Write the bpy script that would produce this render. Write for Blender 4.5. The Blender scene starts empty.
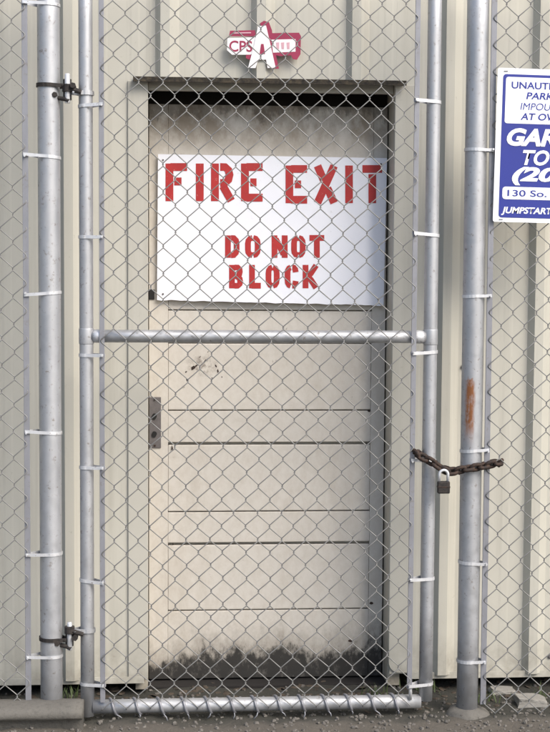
import bpy, bmesh, math, random
from mathutils import Matrix, Vector, noise
R = math.radians
random.seed(7)
S = bpy.context.scene
C = S.collection

# ------------------------------------------------------------------ camera
PW, PH, F = 550.0, 732.0, 1400.0
cd = bpy.data.cameras.new('camera'); cam = bpy.data.objects.new('camera', cd); C.objects.link(cam)
cd.sensor_fit = 'HORIZONTAL'; cd.sensor_width = 36.0; cd.lens = 36.0 * F / PW
cd.clip_start = 0.05; cd.clip_end = 1000
CAM = Matrix.Translation((0, -4.4, 1.35)) @ Matrix.Rotation(R(-4.3), 4, 'Z') @ Matrix.Rotation(R(90 - 3.9), 4, 'X') @ Matrix.Rotation(R(0.35), 4, 'Z')
cam.matrix_world = CAM
S.camera = cam

# ------------------------------------------------------------------ light
SUN_EL, SUN_AZ = 44.0, 38.0          # azimuth measured from the wall's normal towards +X (right)
w = bpy.data.worlds.new('World'); S.world = w; w.use_nodes = True
nt = w.node_tree; nt.nodes.clear()
sky = nt.nodes.new('ShaderNodeTexSky'); sky.sky_type = 'NISHITA'; sky.sun_disc = False
sky.sun_elevation = R(SUN_EL)
sd = Vector((math.sin(R(SUN_AZ)) * math.cos(R(SUN_EL)), -math.cos(R(SUN_AZ)) * math.cos(R(SUN_EL)), math.sin(R(SUN_EL))))
sky.sun_rotation = math.atan2(sd.x, sd.y)
sky.air_density = 1.0; sky.dust_density = 2.5; sky.ozone_density = 1.0
bg = nt.nodes.new('ShaderNodeBackground'); bg.inputs['Strength'].default_value = 0.15
wo = nt.nodes.new('ShaderNodeOutputWorld')
nt.links.new(sky.outputs[0], bg.inputs[0]); nt.links.new(bg.outputs[0], wo.inputs[0])
sl = bpy.data.lights.new('sun', 'SUN'); sl.energy = 2.5; sl.angle = R(34); sl.color = (1.0, 0.93, 0.83)
so = bpy.data.objects.new('sun', sl); C.objects.link(so)
so.rotation_euler = sd.to_track_quat('Z', 'Y').to_euler(); so.location = (3, -5, 6)
S.view_settings.view_transform = 'Standard'; S.view_settings.look = 'None'
S.view_settings.exposure = 0.72; S.view_settings.gamma = 1.0; S.view_settings.use_curve_mapping = False

# ------------------------------------------------------------------ helpers
def P(u, v, Y):
    """point of the vertical plane y = Y seen at photo pixel (u, v)"""
    d = (CAM.to_3x3() @ Vector(((u - PW / 2) / F, -(v - PH / 2) / F, -1.0)))
    o = CAM.translation
    return o + d * ((Y - o.y) / d.y)
def X(u, v, Y): return P(u, v, Y).x
def Z(u, v, Y): return P(u, v, Y).z

def tag(o, label=None, cat=None, group=None, kind=None):
    if label: o['label'] = label
    if cat: o['category'] = cat
    if group: o['group'] = group
    if kind: o['kind'] = kind
    return o
def thing(name, loc, label, cat, group=None):
    o = bpy.data.objects.new(name, None); C.objects.link(o); o.location = loc
    o.empty_display_size = 0.1
    o.matrix_world = Matrix.Translation(loc)
    return tag(o, label, cat, group)
def obj(name, bm, mat, parent=None, smooth=False, origin=None, bevel=0, bseg=2):
    """bm holds world coordinates; the object gets its parent's frame"""
    org = Vector(origin) if origin else Vector((0, 0, 0))
    pw = parent.matrix_world.copy() if parent else Matrix.Identity(4)
    M = Matrix.Translation(org) if origin else pw
    bmesh.ops.transform(bm, matrix=M.inverted(), verts=bm.verts)
    bmesh.ops.recalc_face_normals(bm, faces=bm.faces)
    me = bpy.data.meshes.new(name); bm.to_mesh(me); bm.free()
    if smooth:
        for p in me.polygons: p.use_smooth = True
    me.materials.append(mat)
    o = bpy.data.objects.new(name, me); C.objects.link(o)
    if parent:
        o.parent = parent
        o.matrix_local = pw.inverted() @ M
    else:
        o.matrix_world = M
    o['_w'] = 0; del o['_w']
    if bevel:
        m = o.modifiers.new('bevel', 'BEVEL'); m.width = bevel; m.segments = bseg; m.limit_method = 'ANGLE'; m.angle_limit = R(35)
    if parent: o.matrix_world = M
    return o
def B(): return bmesh.new()
def box(bm, x0, x1, y0, y1, z0, z1):
    vs = [bm.verts.new((x, y, z)) for x in (x0, x1) for y in (y0, y1) for z in (z0, z1)]
    for f in ((0, 1, 3, 2), (4, 6, 7, 5), (0, 4, 5, 1), (2, 3, 7, 6), (0, 2, 6, 4), (1, 5, 7, 3)):
        bm.faces.new([vs[i] for i in f])
def tube(bm, pts, r, n=8, closed=False, caps=True):
    pts = [Vector(p) for p in pts]; N = len(pts); rings = []
    up = None
    for i, p in enumerate(pts):
        if closed: t = pts[(i + 1) % N] - pts[i - 1]
        else: t = pts[min(i + 1, N - 1)] - pts[max(i - 1, 0)]
        t.normalize()
        if up is None:
            up = t.orthogonal().normalized()
        up = (up - t * up.dot(t)).normalized()
        s = t.cross(up)
        rr = r[i] if isinstance(r, (list, tuple)) else r
        rings.append([bm.verts.new(p + (up * math.cos(a) + s * math.sin(a)) * rr) for a in [2 * math.pi * k / n for k in range(n)]])
    for i in range(N if closed else N - 1):
        a, b = rings[i], rings[(i + 1) % N]
        off = 0
        if closed and i == N - 1:
            off = min(range(n), key=lambda q: (b[q].co - a[0].co).length)
        for k in range(n):
            bm.faces.new((a[k], a[(k + 1) % n], b[(k + 1 + off) % n], b[(k + off) % n]))
    if caps and not closed:
        bm.faces.new(rings[0]); bm.faces.new(rings[-1])
def lathe_z(bm, cx, cy, prof, n=24):
    rings = [[bm.verts.new((cx + r * math.cos(2 * math.pi * k / n), cy + r * math.sin(2 * math.pi * k / n), z)) for k in range(n)] for r, z in prof]
    for a, b in zip(rings, rings[1:]):
        for k in range(n): bm.faces.new((a[k], a[(k + 1) % n], b[(k + 1) % n], b[k]))
    bm.faces.new(rings[0]); bm.faces.new(rings[-1])

# ------------------------------------------------------------------ materials
def mat(name, base, rough=0.6, metal=0.0):
    m = bpy.data.materials.new(name); m.use_nodes = True
    b = m.node_tree.nodes['Principled BSDF']
    b.inputs['Base Color'].default_value = (*base, 1); b.inputs['Roughness'].default_value = rough; b.inputs['Metallic'].default_value = metal
    return m, m.node_tree, b
def nz(t, scale, detail=4, rough=0.6, stretch=(1, 1, 1), dist=0.0):
    g = t.nodes.new('ShaderNodeNewGeometry'); mp = t.nodes.new('ShaderNodeMapping'); mp.inputs['Scale'].default_value = stretch
    n = t.nodes.new('ShaderNodeTexNoise'); n.inputs['Scale'].default_value = scale; n.inputs['Detail'].default_value = detail
    n.inputs['Roughness'].default_value = rough; n.inputs['Distortion'].default_value = dist
    t.links.new(g.outputs['Position'], mp.inputs[0]); t.links.new(mp.outputs[0], n.inputs['Vector'])
    return n.outputs['Fac']
def ramp(t, src, stops):
    r = t.nodes.new('ShaderNodeValToRGB'); e = r.color_ramp.elements
    while len(e) < len(stops): e.new(0.5)
    for k, (p, c) in enumerate(stops):
        e[k].position = p; e[k].color = (*c, 1) if len(c) == 3 else c
    t.links.new(src, r.inputs[0]); return r.outputs[0]
def G(v): return (v, v, v)
def mix(t, fac, a, b):
    m = t.nodes.new('ShaderNodeMix'); m.data_type = 'RGBA'
    for s, i in ((fac, 0), (a, 6), (b, 7)):
        if isinstance(s, (int, float)): m.inputs[i].default_value = s
        elif isinstance(s, tuple): m.inputs[i].default_value = (*s, 1)
        else: t.links.new(s, m.inputs[i])
    return m.outputs[2]
def math_(t, op, a, b=0.0, c=None, clamp=False):
    m = t.nodes.new('ShaderNodeMath'); m.operation = op; m.use_clamp = clamp
    for k, s in enumerate((a, b) if c is None else (a, b, c)):
        if isinstance(s, (int, float)): m.inputs[k].default_value = s
        else: t.links.new(s, m.inputs[k])
    return m.outputs[0]
def posxyz(t):
    g = t.nodes.new('ShaderNodeNewGeometry'); s = t.nodes.new('ShaderNodeSeparateXYZ'); t.links.new(g.outputs['Position'], s.inputs[0])
    return s.outputs
def bump(t, b, src, strength=0.3, dist=0.002):
    n = t.nodes.new('ShaderNodeBump'); n.inputs['Strength'].default_value = strength; n.inputs['Distance'].default_value = dist
    t.links.new(src, n.inputs['Height']); t.links.new(n.outputs[0], b.inputs['Normal'])
def smooth(t, v, lo, hi, a=0.0, bb=1.0):
    m = t.nodes.new('ShaderNodeMapRange'); m.interpolation_type = 'SMOOTHSTEP'
    t.links.new(v, m.inputs[0])
    m.inputs[1].default_value = lo; m.inputs[2].default_value = hi; m.inputs[3].default_value = a; m.inputs[4].default_value = bb
    return m.outputs[0]

def siding_mat(name, c0, c1, grime=0.45):
    m, t, b = mat(name, c0, 0.55)
    base = mix(t, nz(t, 3.0, 5), c0, c1)
    streak = ramp(t, nz(t, 14, 5, 0.65, (1, 1, 0.05)), [(0.5, G(0)), (0.78, G(1))])
    base = mix(t, math_(t, 'MULTIPLY', streak, 0.42), base, (0.24, 0.22, 0.18))
    sp = ramp(t, nz(t, 60, 3, 0.7), [(0.66, G(0)), (0.76, G(1))])
    base = mix(t, math_(t, 'MULTIPLY', sp, 0.30), base, (0.16, 0.14, 0.10))
    # splashed dirt along the foot
    z = posxyz(t)[2]
    foot = math_(t, 'MULTIPLY', smooth(t, z, 0.05, 0.22, 1, 0), ramp(t, nz(t, 18, 5), [(0.35, G(0)), (0.65, G(1))]))
    base = mix(t, math_(t, 'MULTIPLY', foot, grime), base, (0.13, 0.11, 0.08))
    t.links.new(base, b.inputs['Base Color'])
    t.links.new(ramp(t, nz(t, 9, 4), [(0.3, G(0.42)), (0.7, G(0.68))]), b.inputs['Roughness'])
    bump(t, b, nz(t, 5, 3), 0.25, 0.004)
    return m
M_wall = siding_mat('siding_paint', (0.50, 0.485, 0.425), (0.44, 0.43, 0.38))
M_trim = siding_mat('trim_paint', (0.47, 0.455, 0.40), (0.41, 0.40, 0.355))

def door_material():
    m, t, b = mat('door_paint', (0.55, 0.5, 0.43), 0.6)
    base = mix(t, nz(t, 2.4, 5), (0.57, 0.54, 0.49), (0.48, 0.455, 0.41))
    st = ramp(t, nz(t, 9, 6, 0.7, (1, 1, 0.25)), [(0.52, G(0)), (0.75, G(1))])
    base = mix(t, math_(t, 'MULTIPLY', st, 0.35), base, (0.30, 0.26, 0.20))
    mo = ramp(t, nz(t, 42, 6, 0.72, (1, 1, 0.7)), [(0.40, G(0)), (0.68, G(1))])
    base = mix(t, math_(t, 'MULTIPLY', mo, 0.28), base, (0.34, 0.29, 0.23))
    sc = ramp(t, nz(t, 26, 5, 0.75, (1, 1, 1), 0.6), [(0.66, G(0)), (0.72, G(1))])
    base = mix(t, math_(t, 'MULTIPLY', sc, 0.55), base, (0.14, 0.11, 0.08))
    x, y, z = posxyz(t)
    # black mould and splashed mud at the foot of the door, climbing higher in the right corner
    n1 = nz(t, 13, 6, 0.7, (1, 1, 0.55)); n2 = nz(t, 60, 4, 0.7, (1, 1, 0.6))
    e = math_(t, 'ADD', math_(t, 'MULTIPLY', math_(t, 'SUBTRACT', n1, 0.5), 0.20), math_(t, 'MULTIPLY', math_(t, 'SUBTRACT', n2, 0.5), 0.11))
    zz = math_(t, 'ADD', math_(t, 'ADD', z, 0.018), e)
    sx_ = math_(t, 'SUBTRACT', x, SCX); sz_ = math_(t, 'SUBTRACT', z, SCZ)
    dd = math_(t, 'SQRT', math_(t, 'ADD', math_(t, 'MULTIPLY', sx_, sx_), math_(t, 'MULTIPLY', math_(t, 'MULTIPLY', sz_, sz_), 2.2)))
    scf = math_(t, 'MULTIPLY', smooth(t, dd, 0.01, 0.075, 1, 0), ramp(t, nz(t, 55, 6, 0.75), [(0.46, G(0)), (0.62, G(1))]))
    base = mix(t, math_(t, 'MULTIPLY', scf, 0.75), base, (0.12, 0.09, 0.07))
    zz = math_(t, 'SUBTRACT', zz, smooth(t, x, DX1 - 0.16, DX1 + 0.01, 0, 0.05))
    zz = math_(t, 'ADD', zz, smooth(t, x, DX0, DX0 + 0.12, 0.035, 0))
    thin = smooth(t, zz, 0.10, 0.22, 0.55, 0); thick = math_(t, 'MULTIPLY', smooth(t, zz, 0.085, 0.135, 1, 0), ramp(t, nz(t, 34, 6, 0.75, (1, 1, .6)), [(0.28, G(0.7)), (0.46, G(1))]))
    base = mix(t, thin, base, (0.13, 0.11, 0.085)); base = mix(t, math_(t, 'MULTIPLY', thick, 0.96), base, (0.012, 0.011, 0.010))
    # brown weathering, then the header's shadow painted black into the top of the door
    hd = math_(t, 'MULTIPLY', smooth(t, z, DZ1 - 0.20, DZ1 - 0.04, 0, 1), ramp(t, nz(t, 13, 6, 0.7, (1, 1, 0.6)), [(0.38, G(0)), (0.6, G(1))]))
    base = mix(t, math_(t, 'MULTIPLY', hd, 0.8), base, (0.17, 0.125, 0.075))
    head_shade = smooth(t, math_(t, 'SUBTRACT', z, e), DZ1 - 0.045, DZ1 - 0.008, 0, 0.6)
    base = mix(t, head_shade, base, (0.045, 0.034, 0.024))
    t.links.new(base, b.inputs['Base Color'])
    bump(t, b, nz(t, 30, 4), 0.25, 0.003)
    return m

def galv(name, base=(0.41, 0.42, 0.44), metal=0.65, rough=0.52, grime=0.6):
    m, t, b = mat(name, base, rough, metal)
    c = mix(t, nz(t, 25, 5, 0.6, (1, 1, 0.3)), tuple(v * 0.72 for v in base), tuple(min(1, v * 1.22) for v in base))
    sp = ramp(t, nz(t, 70, 3, 0.7), [(0.6, G(0)), (0.72, G(1))])
    c = mix(t, math_(t, 'MULTIPLY', sp, grime), c, (0.15, 0.12, 0.09))
    t.links.new(c, b.inputs['Base Color'])
    t.links.new(ramp(t, nz(t, 35, 4), [(0.3, G(rough - 0.1)), (0.7, G(rough + 0.18))]), b.inputs['Roughness'])
    bump(t, b, nz(t, 90, 3), 0.12, 0.001)
    return m, t, b, c
M_galv = galv('galvanised_pipe')[0]
M_wire = galv('galvanised_wire', (0.21, 0.21, 0.205), 0.35, 0.5, 0.45)[0]
M_tie = galv('aluminium_tie', (0.60, 0.61, 0.63), 0.6, 0.5, 0.7)[0]
M_bar = galv('tension_bar_steel', (0.24, 0.245, 0.27), 0.4, 0.5, 0.4)[0]

def rust(name, a=(0.055, 0.03, 0.02), c=(0.16, 0.075, 0.035)):
    m, t, b = mat(name, a, 0.8, 0.15)
    t.links.new(mix(t, ramp(t, nz(t, 90, 5, 0.7), [(0.4, G(0)), (0.65, G(1))]), a, c), b.inputs['Base Color'])
    bump(t, b, nz(t, 200, 3), 0.5, 0.001)
    return m
M_rust = rust('rusty_iron', (0.016, 0.011, 0.010), (0.058, 0.032, 0.020)); M_flash = rust('weathered_flashing', (0.012, 0.010, 0.008), (0.07, 0.055, 0.035)); M_dark = rust('dark_iron', (0.012, 0.011, 0.011), (0.04, 0.032, 0.028))

def flat(name, c, rough=0.5, var=0.12, sc=12):
    m, t, b = mat(name, c, rough)
    t.links.new(mix(t, nz(t, sc, 5), tuple(v * (1 - var) for v in c), tuple(min(1, v * (1 + var)) for v in c)), b.inputs['Base Color'])
    return m
def sign_white():
    m, t, b = mat('sign_white', (0.78, 0.79, 0.84), 0.85)
    base = mix(t, nz(t, 5, 5), (0.80, 0.81, 0.86), (0.68, 0.70, 0.77))
    sp = ramp(t, nz(t, 45, 5, 0.75), [(0.64, G(0)), (0.74, G(1))])
    base = mix(t, math_(t, 'MULTIPLY', sp, 0.3), base, (0.40, 0.38, 0.38))
    t.links.new(base, b.inputs['Base Color']); return m
def letter_red():
    m, t, b = mat('stencil_red_paint', (0.5, 0.02, 0.015), 0.5)
    base = mix(t, nz(t, 22, 5), (0.46, 0.018, 0.016), (0.28, 0.010, 0.012))
    sp = ramp(t, nz(t, 120, 4, 0.75), [(0.64, G(0)), (0.72, G(1))])
    base = mix(t, math_(t, 'MULTIPLY', sp, 0.4), base, (0.7, 0.45, 0.42))
    t.links.new(base, b.inputs['Base Color']); return m
M_sign = sign_white(); M_red = letter_red()
M_blue = flat('sign_blue', (0.012, 0.024, 0.23), 0.5, 0.15); M_towwhite = flat('sign_enamel_white', (0.80, 0.82, 0.86), 0.4, 0.05)
M_maroon = flat('maroon_ink', (0.30, 0.02, 0.07), 0.5, 0.2); M_pink = flat('pink_ink', (0.62, 0.36, 0.42), 0.5, 0.15, 60)
M_logo = flat('decal_white', (0.82, 0.80, 0.82), 0.5, 0.04)
M_black = flat('hole_black', (0.012, 0.012, 0.012), 0.9)
M_timber_shade = flat('timber_and_void_shade', (0.012, 0.010, 0.009), 0.9, 0.3)  # timber, and the painted blackness of the void over the door
M_lead = flat('lock_plate_steel', (0.11, 0.10, 0.10), 0.6, 0.45, 70)
M_jamb = siding_mat('jamb_paint', (0.52, 0.48, 0.40), (0.36, 0.33, 0.27), 0.8)

def ground_mat():
    m, t, b = mat('gravelly_ground', (0.2, 0.18, 0.15), 0.95)
    a = mix(t, nz(t, 6, 6, 0.7), (0.07, 0.06, 0.05), (0.12, 0.108, 0.09))
    f = ramp(t, nz(t, 130, 4, 0.75), [(0.42, G(0)), (0.62, G(1))])
    a = mix(t, math_(t, 'MULTIPLY', f, 0.6), a, (0.07, 0.062, 0.05))
    y = posxyz(t)[1]
    # dark leaf dirt and the unlit strip by wall and rail, painted darker
    d = smooth(t, math_(t, 'ADD', y, math_(t, 'MULTIPLY', math_(t, 'SUBTRACT', nz(t, 12, 5), 0.5), 0.16)), -0.35, -0.26, 0, 1)
    a = mix(t, math_(t, 'MULTIPLY', d, 0.93), a, (0.03, 0.03, 0.024))
    t.links.new(a, b.inputs['Base Color']); bump(t, b, nz(t, 90, 5, 0.7), 0.8, 0.006)
    return m
M_ground = ground_mat()
def conc(name, a, c):
    m, t, b = mat(name, a, 0.9)
    k = mix(t, nz(t, 7, 6, 0.7, (0.5, 1, 2)), a, c)
    f = ramp(t, nz(t, 80, 4, 0.75), [(0.5, G(0)), (0.7, G(1))])
    k = mix(t, math_(t, 'MULTIPLY', f, 0.5), k, tuple(v * 0.35 for v in a))
    t.links.new(k, b.inputs['Base Color']); bump(t, b, nz(t, 60, 5, 0.7), 0.6, 0.004)
    return m
M_conc = conc('weathered_concrete', (0.14, 0.133, 0.12), (0.085, 0.08, 0.07))
M_stone = conc('broken_concrete', (0.32, 0.31, 0.285), (0.17, 0.16, 0.14))

# ------------------------------------------------------------------ ground
YF = -0.25                      # plane of the gate frame and posts
YD = 0.12                       # door face
bm = B()
xs = [-200, -60, -20, -8, -4] + [-2.6 + 0.05 * i for i in range(117)] + [5, 9, 20, 60, 200]
ys = [-200, -60, -20, -8, -4, -2.5, -1.6, -1.1] + [-0.8 + 0.04 * i for i in range(31)] + [1, 3, 10, 60, 200]
def gz(x, y):
    if abs(x - .3) > 3.2 or y < -1.0 or y > 0.5: return 0.0
    return 0.012 * noise.noise(Vector((x * 5, y * 7, 0))) + 0.008 * noise.noise(Vector((x * 19, y * 19, 3)))
gv = [[bm.verts.new((x, y, gz(x, y))) for x in xs] for y in ys]
for j in range(len(ys) - 1):
    for i in range(len(xs) - 1):
        bm.faces.new((gv[j][i], gv[j][i + 1], gv[j + 1][i + 1], gv[j + 1][i]))
tag(obj('ground', bm, M_ground, smooth=True), kind='structure')

# ------------------------------------------------------------------ building
DX0, DX1 = X(148, 380, YD), X(388.5, 380, YD) + 0.0
RX0, RX1 = X(148, 380, 0), X(391.5, 380, 0)               # opening in the wall face
HZ = Z(270, 82, 0)                                        # lower edge of the siding over the door
HB = Z(270, 92, 0.03)                                     # underside of the frame head
DZ0, DZ1 = 0.012, Z(270, 105.5, YD)
BZ = Z(270, 676.5, -0.01)                                   # bottom of the siding
SCX, SCZ = X(202, 366, YD), Z(202, 366, YD)
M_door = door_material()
RIB0 = X(448, 380, -0.03); PITCH = (X(448, 380, -0.03) - X(71, 380, -0.03)) / 4
WX0, WX1, WTOP = -2.6, 3.2, 3.3

bld = thing('metal_building', (0.0, 0.05, 0.0), 'pale beige ribbed metal sided building wall with a panelled door behind the chain link gate', 'building')
def profile(x0, x1):
    """cross section of ribbed siding: y (negative = towards camera) along x"""
    pts = []
    i0 = math.floor((x0 - RIB0) / PITCH) - 1; i1 = math.ceil((x1 - RIB0) / PITCH) + 1
    for i in range(i0, i1 + 1):
        c = RIB0 + i * PITCH
        pts += [(c - 0.036, -0.002), (c - 0.020, -0.030), (c + 0.008, -0.030), (c + 0.038, -0.002)]
        for q in (1 / 3, 2 / 3):
            d = c + PITCH * q
            pts += [(d - 0.016, -0.002), (d - 0.009, -0.0026), (d + 0.009, -0.0026), (d + 0.016, -0.002)]
    out = []
    def yat(x):
        for (a, ya), (b_, yb) in zip(pts, pts[1:]):
            if a <= x <= b_: return ya + (yb - ya) * (x - a) / (b_ - a)
    out.append((x0, yat(x0)))
    out += [p for p in pts if x0 + 1e-4 < p[0] < x1 - 1e-4]
    out.append((x1, yat(x1)))
    return out
def siding(x0, x1, z0, z1):
    bm = B(); pr = profile(x0, x1); th = 0.0012
    nzs = max(2, int((z1 - z0) / 0.25)); zs = [z0 + (z1 - z0) * k / nzs for k in range(nzs + 1)]
    wob = lambda x, z: 0.0022 * noise.noise(Vector((x * 3.1, z * 2.3, 5))) + 0.0008 * noise.noise(Vector((x * 11, z * 8, 5)))
    fr = [[bm.verts.new((x, y + wob(x, z), z)) for x, y in pr] for z in zs]
    bk = [[bm.verts.new((x, y + th + wob(x, z), z)) for x, y in pr] for z in zs]
    n = len(pr)
    for j in range(nzs):
        for i in range(n - 1):
            bm.faces.new((fr[j][i], fr[j][i + 1], fr[j + 1][i + 1], fr[j + 1][i]))
            bm.faces.new((bk[j][i], bk[j + 1][i], bk[j + 1][i + 1], bk[j][i + 1]))
        for i in (0, n - 1):
            bm.faces.new((fr[j][i], fr[j + 1][i], bk[j + 1][i], bk[j][i]))
    for i in range(n - 1):
        bm.faces.new((fr[0][i], bk[0][i], bk[0][i + 1], fr[0][i + 1])); bm.faces.new((fr[-1][i], fr[-1][i + 1], bk[-1][i + 1], bk[-1][i]))
    return bm
TW = 0.062
def fastener(x, z):
    bm = B(); n = 6
    lathe = [(0.0075, 0.0), (0.0075, 0.0012), (0.0045, 0.0016), (0.0042, 0.0050)]
    rings = [[bm.verts.new((x + r_ * math.cos(2 * math.pi * k_ / 8), -0.0045 - h_, z + r_ * math.sin(2 * math.pi * k_ / 8))) for k_ in range(8)] for r_, h_ in lathe]
    for a, b_ in zip(rings, rings[1:]):
        for k_ in range(8): bm.faces.new((a[k_], a[(k_ + 1) % 8], b_[(k_ + 1) % 8], b_[k_]))
    bm.faces.new(rings[-1]); obj('screw', bm, M_lead, bld)
for i_ in range(-6, 4):
    for zf in (BZ + 0.045, 1.05):
        xf = RIB0 + i_ * PITCH + 0.056
        if RX0 - 0.07 < xf < RX1 + 0.07 and zf < HZ: continue
        fastener(xf + random.uniform(-.004, .004), zf + random.uniform(-.005, .005))
obj('wall', siding(WX0, RX0 - 0.004, BZ, WTOP), M_wall, bld)
obj('wall', siding(RX1 + 0.004, WX1, BZ, WTOP), M_wall, bld)
obj('wall', siding(RX0 - 0.0038, RX1 + 0.0038, HZ, WTOP), M_wall, bld)
# wall body behind the siding, open at the doorway
bm = B(); zt = WTOP
box(bm, WX0, RX0 - 0.045, 0.004, 0.16, BZ + 0.005, zt); box(bm, RX1 + 0.045, WX1, 0.004, 0.16, BZ + 0.005, zt)
box(bm, RX0 - 0.0449, RX1 + 0.0449, 0.024, 0.16, HZ + 0.01, zt)
obj('framing', bm, M_timber_shade, bld)
bm = B(); box(bm, WX0 - .01, WX1 + .01, 0.162, 4.0, 0.3, zt)
obj('building_shell', bm, M_trim, bld)
bm = B(); box(bm, WX0 - 0.05, WX1 + 0.05, -0.12, 4.05, zt + 0.002, zt + 0.12)
obj('roof', bm, M_trim, bld)
bm = B(); box(bm, WX0, WX1, 0.165, 0.3, -0.1, 0.298)
obj('floor_beam', bm, M_timber_shade, bld)
# base trims
def base_trim(x0, x1):
    bm = B(); box(bm, x0, x1, -0.016, 0.0035, BZ - 0.014, BZ - 0.002); box(bm, x0, x1, -0.0175, -0.0162, BZ - 0.014, BZ + 0.008)
    obj('base_trim', bm, M_wall, bld, bevel=0.001)
base_trim(WX0, RX0 - 0.012); base_trim(RX1 + 0.075, WX1)
# casing boards either side of the doorway, the right one with a rounded foot
def casing(x0, x1, z0, z1, rc):
    bm = B(); pts = [(x0, z1), (x1, z1), (x1, z0)]
    for k in range(7):
        a = math.pi * 0.5 * k / 6
        pts.append((x0 + rc - rc * math.sin(a), z0 + rc - rc * math.cos(a)))
    f = [bm.verts.new((x, -0.0095, z)) for x, z in pts]; g = [bm.verts.new((x, -0.0035 + 0.02, z)) for x, z in pts]
    bm.faces.new(f); bm.faces.new(g[::-1])
    for i in range(len(pts)): bm.faces.new((f[i], g[i], g[(i + 1) % len(pts)], f[(i + 1) % len(pts)]))
    return bm
bm = B(); box(bm, RX0 - 0.04, RX1 + 0.04, YD + 0.0405, YD + 0.0418, 0.0, HZ + 0.1); box(bm, RX0 - 0.04, RX1 + 0.04, 0.0465, YD + 0.0404, HZ + 0.031, HZ + 0.1)
obj('shade_lining', bm, M_timber_shade, bld)  # near-black sheets added to deepen the shade under the door head
fr = obj('door_frame', casing(RX0 - TW, RX0, BZ - 0.001, HZ - 0.003, 0.002), M_trim, bld, bevel=0.0015)
obj('casing', casing(RX1, RX1 + 0.068, BZ + 0.004, HZ - 0.003, 0.035), M_trim, fr, bevel=0.0015)
# reveals and head
bm = B()
box(bm, RX0 - 0.040, RX0 - 0.001, 0.0175, YD + 0.05, 0.01, HB + 0.05)
obj('jamb', bm, M_jamb, fr, bevel=0.001)
bm = B()
box(bm, RX1 + 0.001, RX1 + 0.040, 0.0175, YD + 0.05, 0.01, HB + 0.05)
obj('jamb', bm, M_jamb, fr, bevel=0.001)
bm = B()
box(bm, RX0 + 0.0005, RX1 - 0.0005, 0.020, 0.045, HB, HZ + 0.03)
obj('head', bm, M_trim, fr, bevel=0.001)
bm = B()       # drip flashing, rusted; lip made tall and dark as the siding edge's shadow
box(bm, RX0 - 0.045, RX1 + 0.030, -0.040, -0.0335, HZ - 0.009, HZ + 0.006)
box(bm, RX0 - 0.045, RX1 + 0.030, -0.0334, 0.018, HZ + 0.0025, HZ + 0.005)
obj('drip_flashing', bm, M_flash, fr)
bm = B(); box(bm, RX0 - 0.03, RX1 + 0.03, 0.06, YD + 0.06, -0.03, 0.006)
obj('threshold', bm, M_timber_shade, fr, bevel=0.004)

# door leaf
def gy(v): return Z(270, v, YD)
px0, px1 = X(168, 440, YD), X(370.5, 440, YD)
opens = [(gy(411), gy(341)), (gy(512), gy(442)), (gy(610.5), gy(542)), (gy(311), gy(241))]
door = None
bm = B()
cut = sorted(opens); zc = DZ0
box(bm, DX0 + 0.003, px0, YD, YD + 0.04, DZ0, DZ1); box(bm, px1, RX1 - 0.003, YD, YD + 0.04, DZ0, DZ1)
for a, b_ in cut + [(DZ1, None)]:
    box(bm, px0 + 0.0002, px1 - 0.0002, YD + 0.0001, YD + 0.0399, zc, a); zc = b_
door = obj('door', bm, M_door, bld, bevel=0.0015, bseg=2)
for a, b_ in cut:
    bm = B(); g = 0.0055
    box(bm, px0 + 0.0004, px1 - 0.0004, YD + 0.0035, YD + 0.03, a + g * 0.65, b_ - g * 1.7)
    box(bm, px0 - 0.003, px1 + 0.003, YD + 0.0305, YD + 0.036, a - 0.003, b_ + 0.003)
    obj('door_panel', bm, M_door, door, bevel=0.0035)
# old lock plate and the small square hole over it
def plate(u0, v0, u1, v1, d=0.003):
    a, c = P(u0, v1, YD), P(u1, v0, YD); return a.x, c.x, a.z, c.z
x0, x1, z0, z1 = plate(149.2, 397, 161, 448)
bm = B(); box(bm, x0, x1, YD - 0.004, YD - 0.0003, z0, z1)
lp = obj('lock_plate', bm, M_lead, door, bevel=0.0012)
for cz in (z0 + (z1 - z0) * 0.62, z0 + (z1 - z0) * 0.27):
    bm = B(); cx = x0 + (x1 - x0) * 0.42
    vs = [bm.verts.new((cx + 0.0085 * math.cos(a) * (1 + .2 * math.sin(2 * a)), YD - 0.0062, cz + 0.0105 * math.sin(a))) for a in [2 * math.pi * k / 12 for k in range(12)]]
    r = bm.faces.new(vs); e = bmesh.ops.extrude_face_region(bm, geom=[r]); bmesh.ops.translate(bm, vec=(0, 0.0018, 0), verts=[v for v in e['geom'] if isinstance(v, bmesh.types.BMVert)])
    obj('keyhole', bm, M_black, lp)
for cz in (z0 + 0.008, z1 - 0.008):
    bm = B(); tube(bm, [(x0 + 0.018, YD - 0.0068, cz), (x0 + 0.018, YD - 0.0042, cz)], 0.0035, 10); obj('screw', bm, M_rust, lp)
x0, x1, z0, z1 = plate(149, 289.5, 154.5, 299.5)
bm = B(); box(bm, x0, x1, YD - 0.004, YD - 0.0003, z0, z1)
obj('bolt_keep', bm, M_black, door, bevel=0.001)
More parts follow.
